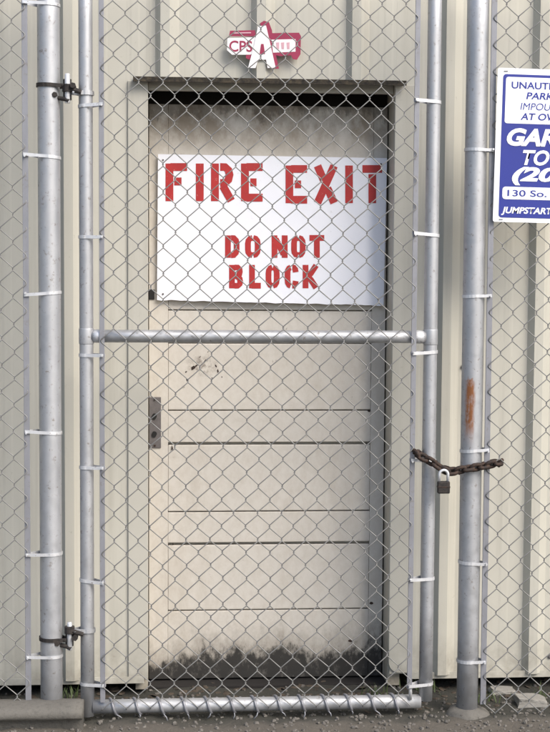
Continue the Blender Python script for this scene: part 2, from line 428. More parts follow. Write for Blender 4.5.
# knocks in the paint
def splat(cx, cz, r, sx=1, sz=1, rot=0, n=13, Y=YD - 0.0008):
    bm = B(); vs = []
    for k in range(n):
        a = 2 * math.pi * k / n; rr = r * random.uniform(0.55, 1.15)
        dx, dz = rr * math.cos(a) * sx, rr * math.sin(a) * sz
        vs.append(bm.verts.new((cx + dx * math.cos(rot) - dz * math.sin(rot), Y, cz + dx * math.sin(rot) + dz * math.cos(rot))))
    c = bm.verts.new((cx, Y - 0.0006, cz))
    for k in range(n): bm.faces.new((vs[k], vs[(k + 1) % n], c))
    return bm
for (u, v, r, sx, sz, rt, Yo) in ((193, 368, .008, 1.3, .8, .6, 1), (205, 361, .004, 1.8, .6, .9, 1), (218, 371, .004, .7, 1.6, 0, 1), (187, 380, .003, .6, 2, .2, 1), (196, 366, .006, 1.5, .5, .8, 1), (200, 357, .003, 1.6, .5, .7, 1), (216, 366, .003, 1, 1.6, .3, 1), (208, 352, .0025, 1.5, .6, .8, 1), (186, 372, .004, 1.3, .5, .9, 1), (222, 377, .0025, 1, 1, 0, 1), (212, 378, .002, 1, 1, 0, 1),
                              (371, 603.5, .007, 1, .8, 0, 0), (350, 641, .006, 1.6, .7, .1, 0), (369, 411, .006, .8, .7, 0, 0), (172, 448, .005, .6, 1.6, 0, 0), (370, 442, .005, 1, .7, 0, 0), (173, 544, .004, .6, 1, 0, 0)):
    p = P(u, v, YD); o = obj('paint_chip', splat(p.x, p.z, r, sx, sz, rt, Y=YD + (0.0026 if Yo else -0.0008)), M_rust, door)

# ------------------------------------------------------------------ chain link fabric
SW, SH = 0.0358, 0.0790         # half diamond width, diamond height
def fabric(x0, x1, z0, z1, Y, r=0.00165, phase=0.0, seed=0.0, ph=0):
    bm = B(); n = max(1, round((x1 - x0) / SW)); s = (x1 - x0) / n
    hh = SH / 2; K = int((z1 - z0) / hh)
    for i in range(n):
        pts = []
        for k in range(K + 1):
            left = (k + i + ph) % 2 == 0
            zc = z0 + k * hh + phase
            xv = x0 + i * s - 0.0015 if left else x0 + (i + 1) * s + 0.0015
            xn = x0 + (i + 1) * s + 0.0015 if left else x0 + i * s - 0.0015
            sg = -1 if left else 1
            for q, (fx, fz, fy) in enumerate(((0, 0, 0.0), (0.06, 0.13, 0.7), (0.5, 0.5, 1.0), (0.94, 0.87, 0.7))):
                if k == K and q: break
                x = xv + (xn - xv) * fx; z = zc + hh * fz
                bx = 0.0048 * noise.noise(Vector((x * 4 + seed, z * 4, 1))) ; bz = 0.0050 * noise.noise(Vector((x * 4, z * 4 + seed, 9)))
                by = 0.007 * noise.noise(Vector((x * 2.2 + seed, z * 2.2, 4)))
                pts.append((x + bx, Y + sg * 0.0019 * fy + by, z + bz))
        tube(bm, pts, r, 5, caps=True)
    return bm
def band(bm, cx, cy, r, bx, by, z, h=0.0095, th=0.0016):
    tilt = random.uniform(-0.09, 0.09)
    """flat strap round a pipe at (cx, cy), pinched onto a bar at (bx, by)"""
    d = Vector((bx - cx, by - cy, 0)); L = d.length; a0 = math.atan2(d.y, d.x); al = math.acos(min(1, r / L)) * 0.92
    inner = []
    for k in range(17):
        a = a0 + al + (2 * math.pi - 2 * al) * k / 16; inner.append((cx + r * math.cos(a), cy + r * math.sin(a)))
    ext = Vector((bx, by, 0)) + d.normalized() * 0.007; nn = Vector((-d.y, d.x, 0)).normalized() * 0.0045
    inner = [(ext.x + nn.x, ext.y + nn.y)] + inner + [(ext.x - nn.x, ext.y - nn.y)]
    rows = []
    for i, (x, y) in enumerate(inner):
        p = Vector((x, y, 0)); q0 = Vector((*inner[max(i - 1, 0)], 0)); q1 = Vector((*inner[min(i + 1, len(inner) - 1)], 0))
        t = (q1 - q0).normalized(); nrm = Vector((t.y, -t.x, 0))
        rows.append([bm.verts.new((p.x + nrm.x * o, p.y + nrm.y * o, z + zz + tilt * (p.x - cx))) for o, zz in ((0, -h / 2), (th, -h / 2), (th, h / 2), (0, h / 2))])
    for a, b_ in zip(rows, rows[1:]):
        for k in range(4): bm.faces.new((a[k], a[(k + 1) % 4], b_[(k + 1) % 4], b_[k]))
    bm.faces.new(rows[0]); bm.faces.new(rows[-1])
    tube(bm, [(ext.x - d.normalized().x * .006 , ext.y - 0.013, z), (ext.x - d.normalized().x * .006, ext.y + 0.011, z)], 0.0032, 6)

YB = YF - 0.024                 # fabric and tension bars
TOPZ = 2.35

# ---- gate
gate = thing('chain_link_gate', (X(258, 700, YF), YF, 0.0), 'narrow galvanised chain link gate with a middle rail, shut across the fire exit door', 'gate')
gl = X(86.5, 366, YF); gr_ = X(430, 366, YF); GR = 0.0205
gb = Z(260, 704, YF); gm = Z(262, 336.5, YF)
# the whole gate leans with its frame: left stile and right stile are vertical
def pipe(name, a, b_, r, parent, m=None, n=20):
    a, b_ = Vector(a), Vector(b_); bm = B(); k = 8
    tube(bm, [a.lerp(b_, i / k) for i in range(k + 1)], r, n); return obj(name, bm, m or M_galv, parent, smooth=True)
pipe('stile', (gl, YF, gb - 0.026), (gl, YF, TOPZ), GR, gate)
pipe('stile', (gr_, YF, gb + 0.004), (gr_, YF, TOPZ), GR, gate)
pipe('rail', (gl + GR * 0.8, YF, gb), (gr_ - GR * 0.8, YF, gb), GR * 1.02, gate)
pipe('rail', (gl + GR * 0.8, YF, gm), (gr_ - GR * 0.8, YF, gm), GR * 0.92, gate)
pipe('rail', (gl, YF, TOPZ), (gr_, YF, TOPZ), GR, gate)
for x, s in ((gl, 1), (gr_, -1)):
    bm = B(); lathe_z(bm, x, YF, [(GR + .0005, gm - 0.023), (GR + .0015, gm - 0.022), (GR + .0015, gm + 0.022), (GR + .0005, gm + 0.023)])
    o = obj('rail_end_fitting', bm, M_galv, gate, smooth=True, bevel=0.001)
    bm = B(); tube(bm, [(x + s * GR, YF, gm), (x + s * 0.034, YF, gm), (x + s * 0.052, YF, gm), (x + s * .053, YF, gm)], [GR * .92, GR * .98, GR * .98, GR * .9], 18)
    obj('socket', bm, M_tie, o, smooth=True)
tl = X(102, 366, YB); tr = X(413.5, 366, YB)
def bar(x, z0, z1, parent):
    bm = B(); box(bm, x - 0.0075, x + 0.0075, YB - 0.0025, YB + 0.0025, z0, z1); return obj('tension_bar', bm, M_bar, parent, bevel=0.0008)
bar(tl, gb + 0.02, TOPZ - 0.03, gate); bar(tr, gb + 0.045, TOPZ - 0.03, gate)
obj('chain_link_mesh', fabric(tl, tr, gb - 0.004, TOPZ - 0.01, YB - 0.005, seed=1.3), M_wire, gate, smooth=True)
for v in (106, 237, 355, 467, 580, 683):
    bm = B(); band(bm, gl, YF, GR + 0.0006, tl, YB, Z(92, v, YF)); obj('tension_band', bm, M_tie, gate)
for v in (102, 235, 352, 460, 578, 683):
    bm = B(); band(bm, gr_, YF, GR + 0.0006, tr, YB, Z(425, v, YF)); obj('tension_band', bm, M_tie, gate)
# corner stub at the lower right
bm = B(); tube(bm, [(tr + 0.004, YB + .004, gb + 0.012), (tr + 0.004, YB + .004, gb + 0.066)], 0.0055, 10); obj('corner_stub', bm, M_tie, gate, smooth=True)
# twisted wire ends wrapped round the bottom rail
nn = round((tr - tl) / (2 * SW)); pts = []
for i in range(nn):
    x0 = tl + (i + 0.25) * (tr - tl) / nn; pts = []
    for k in range(22):
        a = -2.2 + 6.1 * k / 21; rr = GR + 0.0028
        pts.append((x0 + 0.040 * k / 21 + random.uniform(-.0006, .0006), YF - rr * math.cos(a), gb + rr * math.sin(-a)))
    bm = B(); tube(bm, pts, 0.0042, 6)
    # loose twisted tails below the rail
    p = Vector((x0 + 0.02, YF - 0.016, gb - 0.02)); q = p + Vector((random.uniform(-.012, .02), random.uniform(-.008, .004), random.uniform(-.022, -.010)))
    tube(bm, [pts[16], p, p.lerp(q, .5) + Vector((.003, 0, 0)), q], 0.002, 5)
    obj('tie_wire', bm, M_bar, gate, smooth=True)

# ---- fence sections and posts
PR = 0.0325
def fence(name, label, u_post, u_bar, vs, side, footing):
    xp = X(u_post, 366, YF); xb = X(u_bar, 366, YB)
    root = thing(name, (xp, YF, 0), label, 'fence')
    bm = B(); tube(bm, [(xp, YF, -0.05 + 0.3 * i) for i in range(9)], PR, 28)
    post = obj('post', bm, M_post if side > 0 else M_galv, root, smooth=True)
    bm = B(); lathe_z(bm, xp, YF, [(PR + .003, 2.35), (PR + .003, 2.375), (PR * .8, 2.395), (PR * .2, 2.402)]); obj('cap', bm, M_tie, post, smooth=True)
    zb = 0.035
    bm = B(); box(bm, xb - 0.0085, xb + 0.0085, YB - 0.0025, YB + 0.0025, zb, 2.32); obj('tension_bar', bm, M_bar, root, bevel=0.0008)
    far = xb + side * 1.9
    a, c = min(xb, far), max(xb, far)
    obj('chain_link_mesh', fabric(a, c, zb - 0.03, 2.33, YB - 0.004, seed=5.0 * side, r=0.0016, ph=1 if side > 0 else 0), M_wire, root, smooth=True)
    for v in vs:
        bm = B(); band(bm, xp, YF, PR + 0.0006, xb, YB, Z(u_post, v, YF), h=0.009); obj('tension_band', bm, M_tie, root)
    bm = B(); tube(bm, [(xp, YF, 2.31), (far, YF, 2.31)], 0.021, 16); obj('top_rail', bm, M_galv, root, smooth=True)
    bm = B(); tube(bm, [(far, YF, -0.05), (far, YF, 2.35)], PR, 16); obj('post', bm, M_galv, root, smooth=True)
    return root, xp, xb, post
# right post has a rusty scar
def rusty_post():
    m, t, b, c = galv('galvanised_post_rusted')
    x, y, z = posxyz(t)
    xc = X(470, 410, YF - PR); z0, z1 = Z(470, 440, YF - PR), Z(470, 380, YF - PR)
    wob = math_(t, 'MULTIPLY', math_(t, 'SUBTRACT', nz(t, 40, 5, 0.7, (1, 1, .35)), 0.5), 0.022)
    dx = math_(t, 'ABSOLUTE', math_(t, 'ADD', math_(t, 'SUBTRACT', x, xc), wob))
    mx = smooth(t, dx, 0.007, 0.018, 1, 0)
    zz = math_(t, 'ADD', z, math_(t, 'MULTIPLY', wob, 3.0))
    mz = math_(t, 'MULTIPLY', smooth(t, zz, z0 - 0.03, z0 + 0.06, 0, 1), smooth(t, zz, z1 - 0.008, z1 + 0.004, 1, 0))
    mk = math_(t, 'MULTIPLY', math_(t, 'MULTIPLY', mx, mz), ramp(t, nz(t, 80, 6, 0.75, (1, 1, .4)), [(0.3, G(0.35)), (0.52, G(1))]))
    rc = mix(t, nz(t, 60, 5, 0.7, (1, 1, .3)), (0.30, 0.11, 0.03), (0.11, 0.04, 0.015))
    t.links.new(mix(t, mk, c, rc), b.inputs['Base Color'])
    t.links.new(math_(t, 'MULTIPLY', math_(t, 'SUBTRACT', 1.0, mk), 0.75), b.inputs['Metallic'])
    return m
M_post = rusty_post()
fl, xpl, xbl, postl = fence('chain_link_fence', 'chain link fence section on a galvanised post left of the gate, carrying the gate hinges', 50, 26.5, (5, 157, 293, 432, 553, 655), -1, False)
fr_, xpr, xbr, postr = fence('chain_link_fence', 'chain link fence section right of the gate on a post with an orange rust scar', 472.5, 488.5, (150, 296, 450, 562, 660), 1, True)

# small footing round the right post
bm = B(); lathe_z(bm, xpr, YF, [(0.078, -0.06), (0.064, 0.002), (0.052, 0.014), (0.036, 0.022)], 18)
for v in bm.verts: v.co += Vector((noise.noise(v.co * 14), noise.noise(v.co * 14 + Vector((3, 1, 2))), noise.noise(v.co * 20) * .5)) * 0.012
obj('footing', bm, M_conc, fr_, smooth=True)

# ---- hinges: pintle on the post, strap on the gate
def hinge(v, lower):
    z = Z(60, v, YF); xg = (xpl + PR + gl - GR) / 2 - 0.004; yh = YF - 0.018
    bm = B(); band(bm, xpl, YF, PR + 0.001, xpl + PR + 0.009, YF - 0.016, z + (0.006 if not lower else -0.012), h=0.011, th=0.003)
    pc = obj('hinge_clamp', bm, M_dark, fl)
    bm = B(); lathe_z(bm, xg, yh, [(0.0068, z - 0.045), (0.0078, z - 0.043), (0.0078, z + 0.036), (0.006, z + 0.04)], 14); obj('pintle', bm, M_tie, pc, smooth=True)
    bm = B(); box(bm, xg - 0.013, xg + 0.011, yh + 0.009, yh + 0.014, z - 0.036, z + 0.026); obj('hinge_plate', bm, M_dark, pc, bevel=0.002)
    bm = B(); tube(bm, [(xpl + PR - .004, yh + .004, z - 0.030), (xg - .006, yh - .002, z - 0.034), (xg + .004, yh - .004, z - 0.040)], 0.0065, 10)
    tube(bm, [(xpl + PR * .6, yh - 0.014, z - 0.022), (xpl + PR * .6, yh + .02, z - 0.022)], 0.008, 6)
    obj('hinge_bolt', bm, M_dark, pc, smooth=False)
    zs = z - 0.006 if not lower else z + 0.012
    bm = B(); band(bm, gl, YF, GR + 0.0012, gl - GR - 0.012, YF - 0.016, zs - (0.008 if not lower else 0), h=0.012, th=0.003)
    st = obj('hinge_strap', bm, M_galv, gate)
    bm = B(); lathe_z(bm, xg, yh, [(0.009, zs + .016), (0.0150, zs + .015), (0.0150, zs - 0.006), (0.009, zs - 0.007)], 16)
    tube(bm, [(xg + .006, yh - .003, zs + .004), (xg + 0.02, yh - .008, zs - 0.002), (gl - GR * .55, yh - .006, zs - 0.008)], [0.0085, 0.008, 0.007], 8)
    tube(bm, [(xg + 0.017, yh - .022, zs + (.010 if not lower else -.016)), (xg + 0.017, yh + .01, zs + (.010 if not lower else -.016))], 0.0085, 6)
    obj('hinge_knuckle', bm, M_dark, st)
hinge(88, False); hinge(634, True)

# ------------------------------------------------------------------ chain and padlock
ch = thing('chain', P(445, 470, YF - 0.05), 'rusty steel chain looped round the gate stile and the right post', 'chain')
yf = YF - 0.043
path = [P(415.5, 452.5, YF - 0.010), P(417.5, 454.5, yf + .004), P(430, 461, yf - 0.004), P(444, 470, yf - 0.010), P(451, 471.5, yf - .010), P(468, 468.5, yf - .008), P(484, 466, yf + .002), P(497, 463, yf + .012), P(500, 463, YF + 0.0)]
back = [P(489, 464, YF + 0.046), P(470, 468.5, YF + 0.050), P(449, 471, YF + 0.048), P(430, 461.5, YF + 0.040), P(419, 455, YF + 0.025)]
loop = path + back
def catmull(pts, closed, m=24):
    out = []; n = len(pts)
    for i in range(n if closed else n - 1):
        p = [pts[(i + k - 1) % n] if closed else pts[min(max(i + k - 1, 0), n - 1)] for k in range(4)]
        for j in range(m):
            t = j / m
            out.append(0.5 * ((2 * p[1]) + (p[2] - p[0]) * t + (2 * p[0] - 5 * p[1] + 4 * p[2] - p[3]) * t * t + (3 * p[1] - p[0] - 3 * p[2] + p[3]) * t ** 3))
    return out
dense = catmull(loop, True); dense.append(dense[0])
acc = [0]
for a, b_ in zip(dense, dense[1:]): acc.append(acc[-1] + (b_ - a).length)
nl = round(acc[-1] / 0.0245); step = acc[-1] / nl
def at_len(s):
    s %= acc[-1]
    for i in range(len(acc) - 1):
        if acc[i] <= s <= acc[i + 1]: return dense[i].lerp(dense[i + 1], (s - acc[i]) / max(1e-9, acc[i + 1] - acc[i]))
def link_bm(L=0.042, W=0.031, r=0.0060):
    bm = B(); pts = []; hw = W / 2 - r; hl = L / 2 - r - hw
    for k in range(9):
        a = -math.pi / 2 + math.pi * k / 8; pts.append((hl + hw * math.cos(a), hw * math.sin(a), 0))
    for k in range(9):
        a = math.pi / 2 + math.pi * k / 8; pts.append((-hl + hw * math.cos(a), hw * math.sin(a), 0))
    tube(bm, pts, r, 8, closed=True); return bm
first = None
for i in range(nl):
    p = at_len(i * step); t = (at_len(i * step + .006) - at_len(i * step - .006)).normalized()
    up = Vector((0, 0, 1)); y = up.cross(t).normalized(); zz = t.cross(y)
    M = Matrix((t, y, zz)).transposed().to_4x4()
    M = Matrix.Translation(p) @ M @ Matrix.Rotation(R(35 + (90 if i % 2 else 0) + random.uniform(-12, 12)), 4, 'X')
    if first is None:
        first = obj('link', link_bm(), M_rust, None, smooth=True); o = first
    else:
        o = first.copy(); C.objects.link(o)
    o.parent = ch; o.matrix_local = ch.matrix_world.inverted() @ M
pc = P(443.5, 486.5, yf - 0.022)
pad = thing('padlock', pc, 'small dark rusty padlock hanging from the chain between gate and post', 'padlock')
bm = B(); box(bm, pc.x - 0.0185, pc.x + 0.0185, pc.y - 0.009, pc.y + 0.009, pc.z - 0.021, pc.z + 0.016)
obj('body', bm, M_dark, pad, bevel=0.004, bseg=3)
bm = B(); box(bm, pc.x - 0.0188, pc.x + 0.0188, pc.y - 0.0095, pc.y + 0.0095, pc.z - 0.004, pc.z + 0.002); obj('trim_ring', bm, M_rust, pad, bevel=0.001)
bm = B(); pts = [(pc.x - 0.013, pc.y, pc.z + 0.010), (pc.x - 0.013, pc.y, pc.z + 0.036)]
pts += [(pc.x - 0.013 * math.cos(a), pc.y, pc.z + 0.036 + 0.013 * math.sin(a)) for a in [math.pi * k / 8 for k in range(1, 8)]]
pts += [(pc.x + 0.013, pc.y, pc.z + 0.036), (pc.x + 0.013, pc.y, pc.z + 0.010)]
tube(bm, pts, 0.0045, 8); obj('shackle', bm, M_tie, pad, smooth=True)

# ------------------------------------------------------------------ fire exit sign (on the door, behind the mesh)
YS = YD - 0.016
sroot = thing('fire_exit_sign', P(272, 305, YS), 'white board with red stencilled FIRE EXIT DO NOT BLOCK, fixed to the door', 'sign')
def sy(u, v):     # the thin board is slightly sprung off the door
    a = (u - 157) / 230; c = (v - 154) / 150
    return YS - 0.004 * math.sin(math.pi * a) * c - 0.003 * c * a + 0.0015 * math.sin(a * 7 + c * 2) * c
c4 = [(158, 154), (387, 158), (383.5, 305.5), (157, 300)]
def spt(a, c, off=0.0):
    u = (1 - c) * ((1 - a) * c4[0][0] + a * c4[1][0]) + c * ((1 - a) * c4[3][0] + a * c4[2][0])
    v = (1 - c) * ((1 - a) * c4[0][1] + a * c4[1][1]) + c * ((1 - a) * c4[3][1] + a * c4[2][1])
    if c > 0.97: v += 1.1 * noise.noise(Vector((a * 22, 0, 0)))
    p = P(u, v, YS); p.y = sy(u, v) + off; return p
bm = B(); NX, NY = 48, 24
f = [[bm.verts.new(spt(i / NX, j / NY)) for i in range(NX + 1)] for j in range(NY + 1)]
g = [[bm.verts.new(spt(i / NX, j / NY, 0.004)) for i in range(NX + 1)] for j in range(NY + 1)]
for j in range(NY):
    for i in range(NX):
        bm.faces.new((f[j][i], f[j][i + 1], f[j + 1][i + 1], f[j + 1][i])); bm.faces.new((g[j][i], g[j + 1][i], g[j + 1][i + 1], g[j][i + 1]))
for j in range(NY):
    for i in (0, NX): bm.faces.new((f[j][i], f[j + 1][i], g[j + 1][i], g[j][i]))
for i in range(NX):
    for j in (0, NY): bm.faces.new((f[j][i], g[j][i], g[j][i + 1], f[j][i + 1]))
obj('board', bm, M_sign, sroot)

def arc(cx, cy, rx, ry, a0, a1, n=8): return [(cx + rx * math.cos(R(a0 + (a1 - a0) * k / n)), cy + ry * math.sin(R(a0 + (a1 - a0) * k / n))) for k in range(n + 1)]
# stencil strokes in a unit cell, x right 0..1, y down 0..1 (stroke centre lines)
def sarc(pts): return pts
GL = {
 'F': [[(0, 0), (0, 1)], [(.32, 0), (1, 0)], [(.34, .47), (.86, .47)]],
 'E': [[(0, 0), (0, 1)], [(.36, 0), (1, 0)], [(.38, .5), (.82, .5)], [(.36, 1), (1, 1)]],
 'I': [[(.5, 0), (.5, 1)]],
 'R': [[(0, 0), (0, 1)], [(.36, 0), (.7, 0), (.92, .1), (1, .25), (.92, .42), (.7, .52), (.36, .52)], [(.55, .62), (1, 1)]],
 'X': [[(0, 0), (.36, .38)], [(.62, .62), (1, 1)], [(1, 0), (.5, .5), (0, 1)]],
 'T': [[(0, 0), (1, 0)], [(.5, .17), (.5, 1)]],
 'D': [[(0, 0), (0, 1)], [(.36, 0), (.68, 0), (.93, .14), (1, .32), (1, .68), (.93, .86), (.68, 1), (.36, 1)]],
 'O': [[(.46, 0), (.2, .04), (.04, .16), (0, .32), (0, .68), (.04, .84), (.2, .96), (.46, 1)], [(.54, 0), (.8, .04), (.96, .16), (1, .32), (1, .68), (.96, .84), (.8, .96), (.54, 1)]],
 'N': [[(0, 1), (0, 0)], [(.12, .05), (.88, .95)], [(1, 1), (1, 0)]],
 'B': [[(0, 0), (0, 1)], [(.34, 0), (.72, 0), (.94, .1), (.96, .24), (.9, .38), (.68, .47), (.34, .47)], [(.68, .5), (.96, .62), (1, .76), (.96, .9), (.72, 1), (.34, 1)]],
 'L': [[(0, 0), (0, 1)], [(.36, 1), (1, 1)]],
 'C': [[(1, .26), (.94, .1), (.76, .0), (.58, 0)], [(.38, 0), (.2, .03), (.04, .15), (0, .32), (0, .68), (.04, .85), (.2, .97), (.38, 1)], [(.58, 1), (.76, 1), (.94, .9), (1, .74)]],
 'K': [[(0, 0), (0, 1)], [(1, 0), (.36, .5), (1, 1)]],
}
def stroke(bm, pts, w, off):
    """a flat stroke in photo pixels lying on the board"""
    P2 = []
    for a, b_ in zip(pts, pts[1:]):
        L = math.dist(a, b_); n = max(1, int(L / 3))
        P2 += [(a[0] + (b_[0] - a[0]) * k / n, a[1] + (b_[1] - a[1]) * k / n) for k in range(n)]
    P2.append(pts[-1]); prev = None
    for i, p in enumerate(P2):
        q0, q1 = P2[max(i - 1, 0)], P2[min(i + 1, len(P2) - 1)]
        tx, ty = q1[0] - q0[0], q1[1] - q0[1]; L = math.hypot(tx, ty) or 1; nx, ny = -ty / L, tx / L
        row = []
        for s in (-1, 1):
            u, v = p[0] + nx * w / 2 * s, p[1] + ny * w / 2 * s
            q = P(u, v, YS); q.y = sy(u, v) - off; row.append(bm.verts.new(q))
        if prev: bm.faces.new((prev[0], prev[1], row[1], row[0]))
        prev = row
def letter(chh, x0, x1, y0, y1, w, parent):
    bm = B()
    for k, pl in enumerate(GL[chh]):
        pts = []
        for (a, c) in pl:
            pts.append((x0 + w / 2 + a * (x1 - x0 - w), y0 + w / 2 + c * (y1 - y0 - w)))
        # run straight strokes out to the letter's edge
        def extend(p, q):
            d = (p[0] - q[0], p[1] - q[1]); L = math.hypot(*d) or 1; return (p[0] + d[0] / L * w * .45, p[1] + d[1] / L * w * .45)
        first_edge = pl[0][1] in (0, 1) and abs(pl[0][0] - pl[1][0]) < .75 or pl[0][0] in (0, 1)
        last_edge = pl[-1][1] in (0, 1) and abs(pl[-1][0] - pl[-2][0]) < .75 or pl[-1][0] in (0, 1)
        A, Z_ = pts[0], pts[-1]
        if first_edge and not (chh in 'OCRDB' and len(pl) > 2): A = extend(pts[0], pts[1])
        if last_edge and not (chh in 'OCRDB' and len(pl) > 2): Z_ = extend(pts[-1], pts[-2])
        pts[0], pts[-1] = A, Z_
        stroke(bm, pts, w, 0.0008 + 0.00012 * k)
    o = obj('letter', bm, M_red, parent); return o
line1 = [('F', 165.5, 187.5), ('I', 195.5, 204), ('R', 211, 233.5), ('E', 241, 263)]
for c_, a, b_ in line1: letter(c_, a, b_, 163, 201.5, 7.9, sroot)
for c_, a, b_ in (('E', 285.5, 307.5), ('X', 315, 336.5), ('I', 344.5, 353.5), ('T', 362, 382.5)): letter(c_, a, b_, 165, 203.5, 7.7, sroot)
for c_, a, b_ in (('D', 225, 239.5), ('O', 245, 260.5), ('N', 271.5, 287.5), ('O', 291, 305.5), ('T', 309, 324.5)): letter(c_, a, b_, 235, 258, 5.8, sroot)
for c_, a, b_ in (('B', 229, 243), ('L', 249, 261), ('O', 265.5, 279.5), ('C', 284.5, 298.5), ('K', 302.5, 317.5)): letter(c_, a, b_, 264.5, 288.5, 5.8, sroot)
for u, v in ((163, 160), (381, 164), (163, 294), (378, 299)):
    p = P(u, v, YS); bm = B(); tube(bm, [(p.x, sy(u, v) - 0.002, p.z), (p.x, YD + .001, p.z)], 0.0032, 8); obj('screw', bm, M_lead, sroot)

# ------------------------------------------------------------------ text helper (default font converted to mesh)
def text_obj(txt, x, z, h, width, y, m, parent, shear=0.0, bold=0.0, rot=0.0, origin=None, align='LEFT'):
    cu = bpy.data.curves.new('lettering', 'FONT'); cu.body = txt; cu.shear = shear; cu.offset = bold; cu.extrude = 0.0; cu.align_x = align; cu.resolution_u = 4
    to = bpy.data.objects.new('lettering_curve', cu); C.objects.link(to)
    dg = bpy.context.evaluated_depsgraph_get(); me = bpy.data.meshes.new_from_object(to.evaluated_get(dg))
    bpy.data.objects.remove(to); bpy.data.curves.remove(cu)
    xs_ = [v.co.x for v in me.vertices]; ys_ = [v.co.y for v in me.vertices]
    sx = width / (max(xs_) - min(xs_)); sz = h / (max(ys_) - min(ys_)); mx, my = min(xs_), min(ys_)
    for v in me.vertices:
        lx, lz = x + (v.co.x - mx) * sx, z + (v.co.y - my) * sz
        if origin:
            dx, dz = lx - origin[0], lz - origin[1]
            lx, lz = origin[0] + dx * math.cos(rot) - dz * math.sin(rot), origin[1] + dx * math.sin(rot) + dz * math.cos(rot)
        v.co = Vector((lx, y, lz))
    me.transform(parent.matrix_world.inverted()); me.materials.append(m); me.update()
    if me.polygons and me.polygons[0].normal.y > 0: me.flip_normals()
    o = bpy.data.objects.new('lettering', me); C.objects.link(o); o.parent = parent
    return o

# ------------------------------------------------------------------ towing sign on the right fence
YT = YB - 0.018
o0 = P(498, 67.5, YT); k = (P(540, 140, YT).x - P(500, 140, YT).x) / 40; kz = (P(500, 100, YT).z - P(500, 200, YT).z) / 100
ROT = R(-1.0)
W_, H_ = 104 * k, 154 * kz
tow = thing('towing_sign', (o0.x + W_ / 2, YT, o0.z - H_), 'blue and white towing notice wired to the fence on the right edge', 'sign')
def tp(u, v):      # sign-local photo pixels (from its top left corner)
    dx, dz = u * k, -v * kz
    return (o0.x + dx * math.cos(ROT) - dz * math.sin(ROT), o0.z + dx * math.sin(ROT) + dz * math.cos(ROT))
def rrect(bm, u0, v0, u1, v1, rc, y, th=0.0):
    pts = []
    for (cx, cy, a0) in ((u1 - rc, v0 + rc, -90), (u1 - rc, v1 - rc, 0), (u0 + rc, v1 - rc, 90), (u0 + rc, v0 + rc, 180)):
        for q in range(5):
            a = R(a0 + 22.5 * q); pts.append(tp(cx + rc * math.cos(a), cy + rc * math.sin(a)))
    vs = [bm.verts.new((x, y, z)) for x, z in pts]; bm.faces.new(vs)
    if th:
        v2 = [bm.verts.new((x, y + th, z)) for x, z in pts]; bm.faces.new(v2[::-1]); n = len(vs)
        for i in range(n): bm.faces.new((vs[i], v2[i], v2[(i + 1) % n], vs[(i + 1) % n]))
bm = B(); rrect(bm, 0, 0, 104, 154, 2, YT, 0.002); obj('panel', bm, M_towwhite, tow)
bm = B(); rrect(bm, 5.5, 6, 98.5, 149.5, 3, YT - 0.0010); obj('blue_field', bm, M_blue, tow)
bm = B(); rrect(bm, 8.3, 8.8, 96, 55, 2.5, YT - 0.0016); obj('white_field', bm, M_towwhite, tow)
bm = B(); rrect(bm, 8.5, 118.5, 95.5, 131, 3, YT - 0.0016); obj('white_field', bm, M_towwhite, tow)
def tt(txt, cx, v1, hh, ww, m, shear=0.0, bold=0.0, y=-0.0022):
    x, z = o0.x + (cx - ww / 2) * k, o0.z - v1 * kz
    text_obj(txt, x, z, hh * kz, ww * k, YT + y, m, tow, shear, bold, ROT, (o0.x, o0.z))
tt('UNAUTHORIZED', 55.5, 20.3, 7, 83, M_blue, 0, 0.02)
tt('PARKING', 52.5, 30.5, 7, 47, M_blue, 0.15, 0.02)
tt('IMPOUNDED', 52.5, 41.2, 7, 58, M_blue, 0.15, 0.0)
tt("AT OWNER", 52.5, 51.3, 7, 57, M_blue, 0.15, 0.02)
tt("GARY'S", 52.5, 77.5, 18.5, 83, M_towwhite, 0.25, 0.045)
tt('TOW', 52.5, 96.5, 15.5, 50, M_towwhite, 0.25, 0.03)
tt('(206)', 52.5, 116.8, 19, 70, M_towwhite, 0.25, 0.045)
tt('130 So. 5th St', 52.5, 128, 6.5, 78, M_blue, 0, 0.012)
tt('JUMPSTART SERVICE', 52, 147.2, 8.5, 88, M_towwhite, 0.2, 0.03, -0.0018)
for u, v in ((8, 3.2), (96, 3.2), (8, 151.5), (96, 151.5)):
    x, z = tp(u, v); bm = B(); tube(bm, [(x - .006, YT - 0.0015, z), (x + .006, YT - .0015, z)], 0.0011, 6); obj('wire_tie', bm, M_wire, tow)

# ------------------------------------------------------------------ small decal over the door
YL = -0.034
lroot = thing('letter_plaque', P(262, 68, YL), 'small white and maroon plaque with a large letter A on the siding over the door', 'sign')
def poly(bm, pts, y, th=0.0):
    vs = [bm.verts.new((P(u, v, YL).x, y, P(u, v, YL).z)) for u, v in pts]; bm.faces.new(vs)
    if th:
        v2 = [bm.verts.new((c.co.x, y + th, c.co.z)) for c in vs]; bm.faces.new(v2[::-1]); n = len(vs)
        for i in range(n): bm.faces.new((vs[i], v2[i], v2[(i + 1) % n], vs[(i + 1) % n]))
bm = B()   # maroon backing: right box, shadow side of the A and the crest by its apex
poly(bm, [(267, 33), (299, 32.5), (301, 36), (300.5, 54), (297, 59.5), (293, 59), (291, 55), (280, 56), (276, 55), (279, 68.5), (273, 68.5), (268, 52)], YL, 0.003)
poly(bm, [(230, 30.5), (255, 30), (256, 36), (229, 36)], YL + .0001, 0.003)
poly(bm, [(260, 23), (264, 20.5), (269, 22), (272, 30), (273, 40), (266, 40), (262, 28)], YL + .0002, 0.003)
poly(bm, [(246, 53), (253, 50), (251, 60), (246, 58)], YL + .0003, 0.003)
obj('backing', bm, M_maroon, lroot)
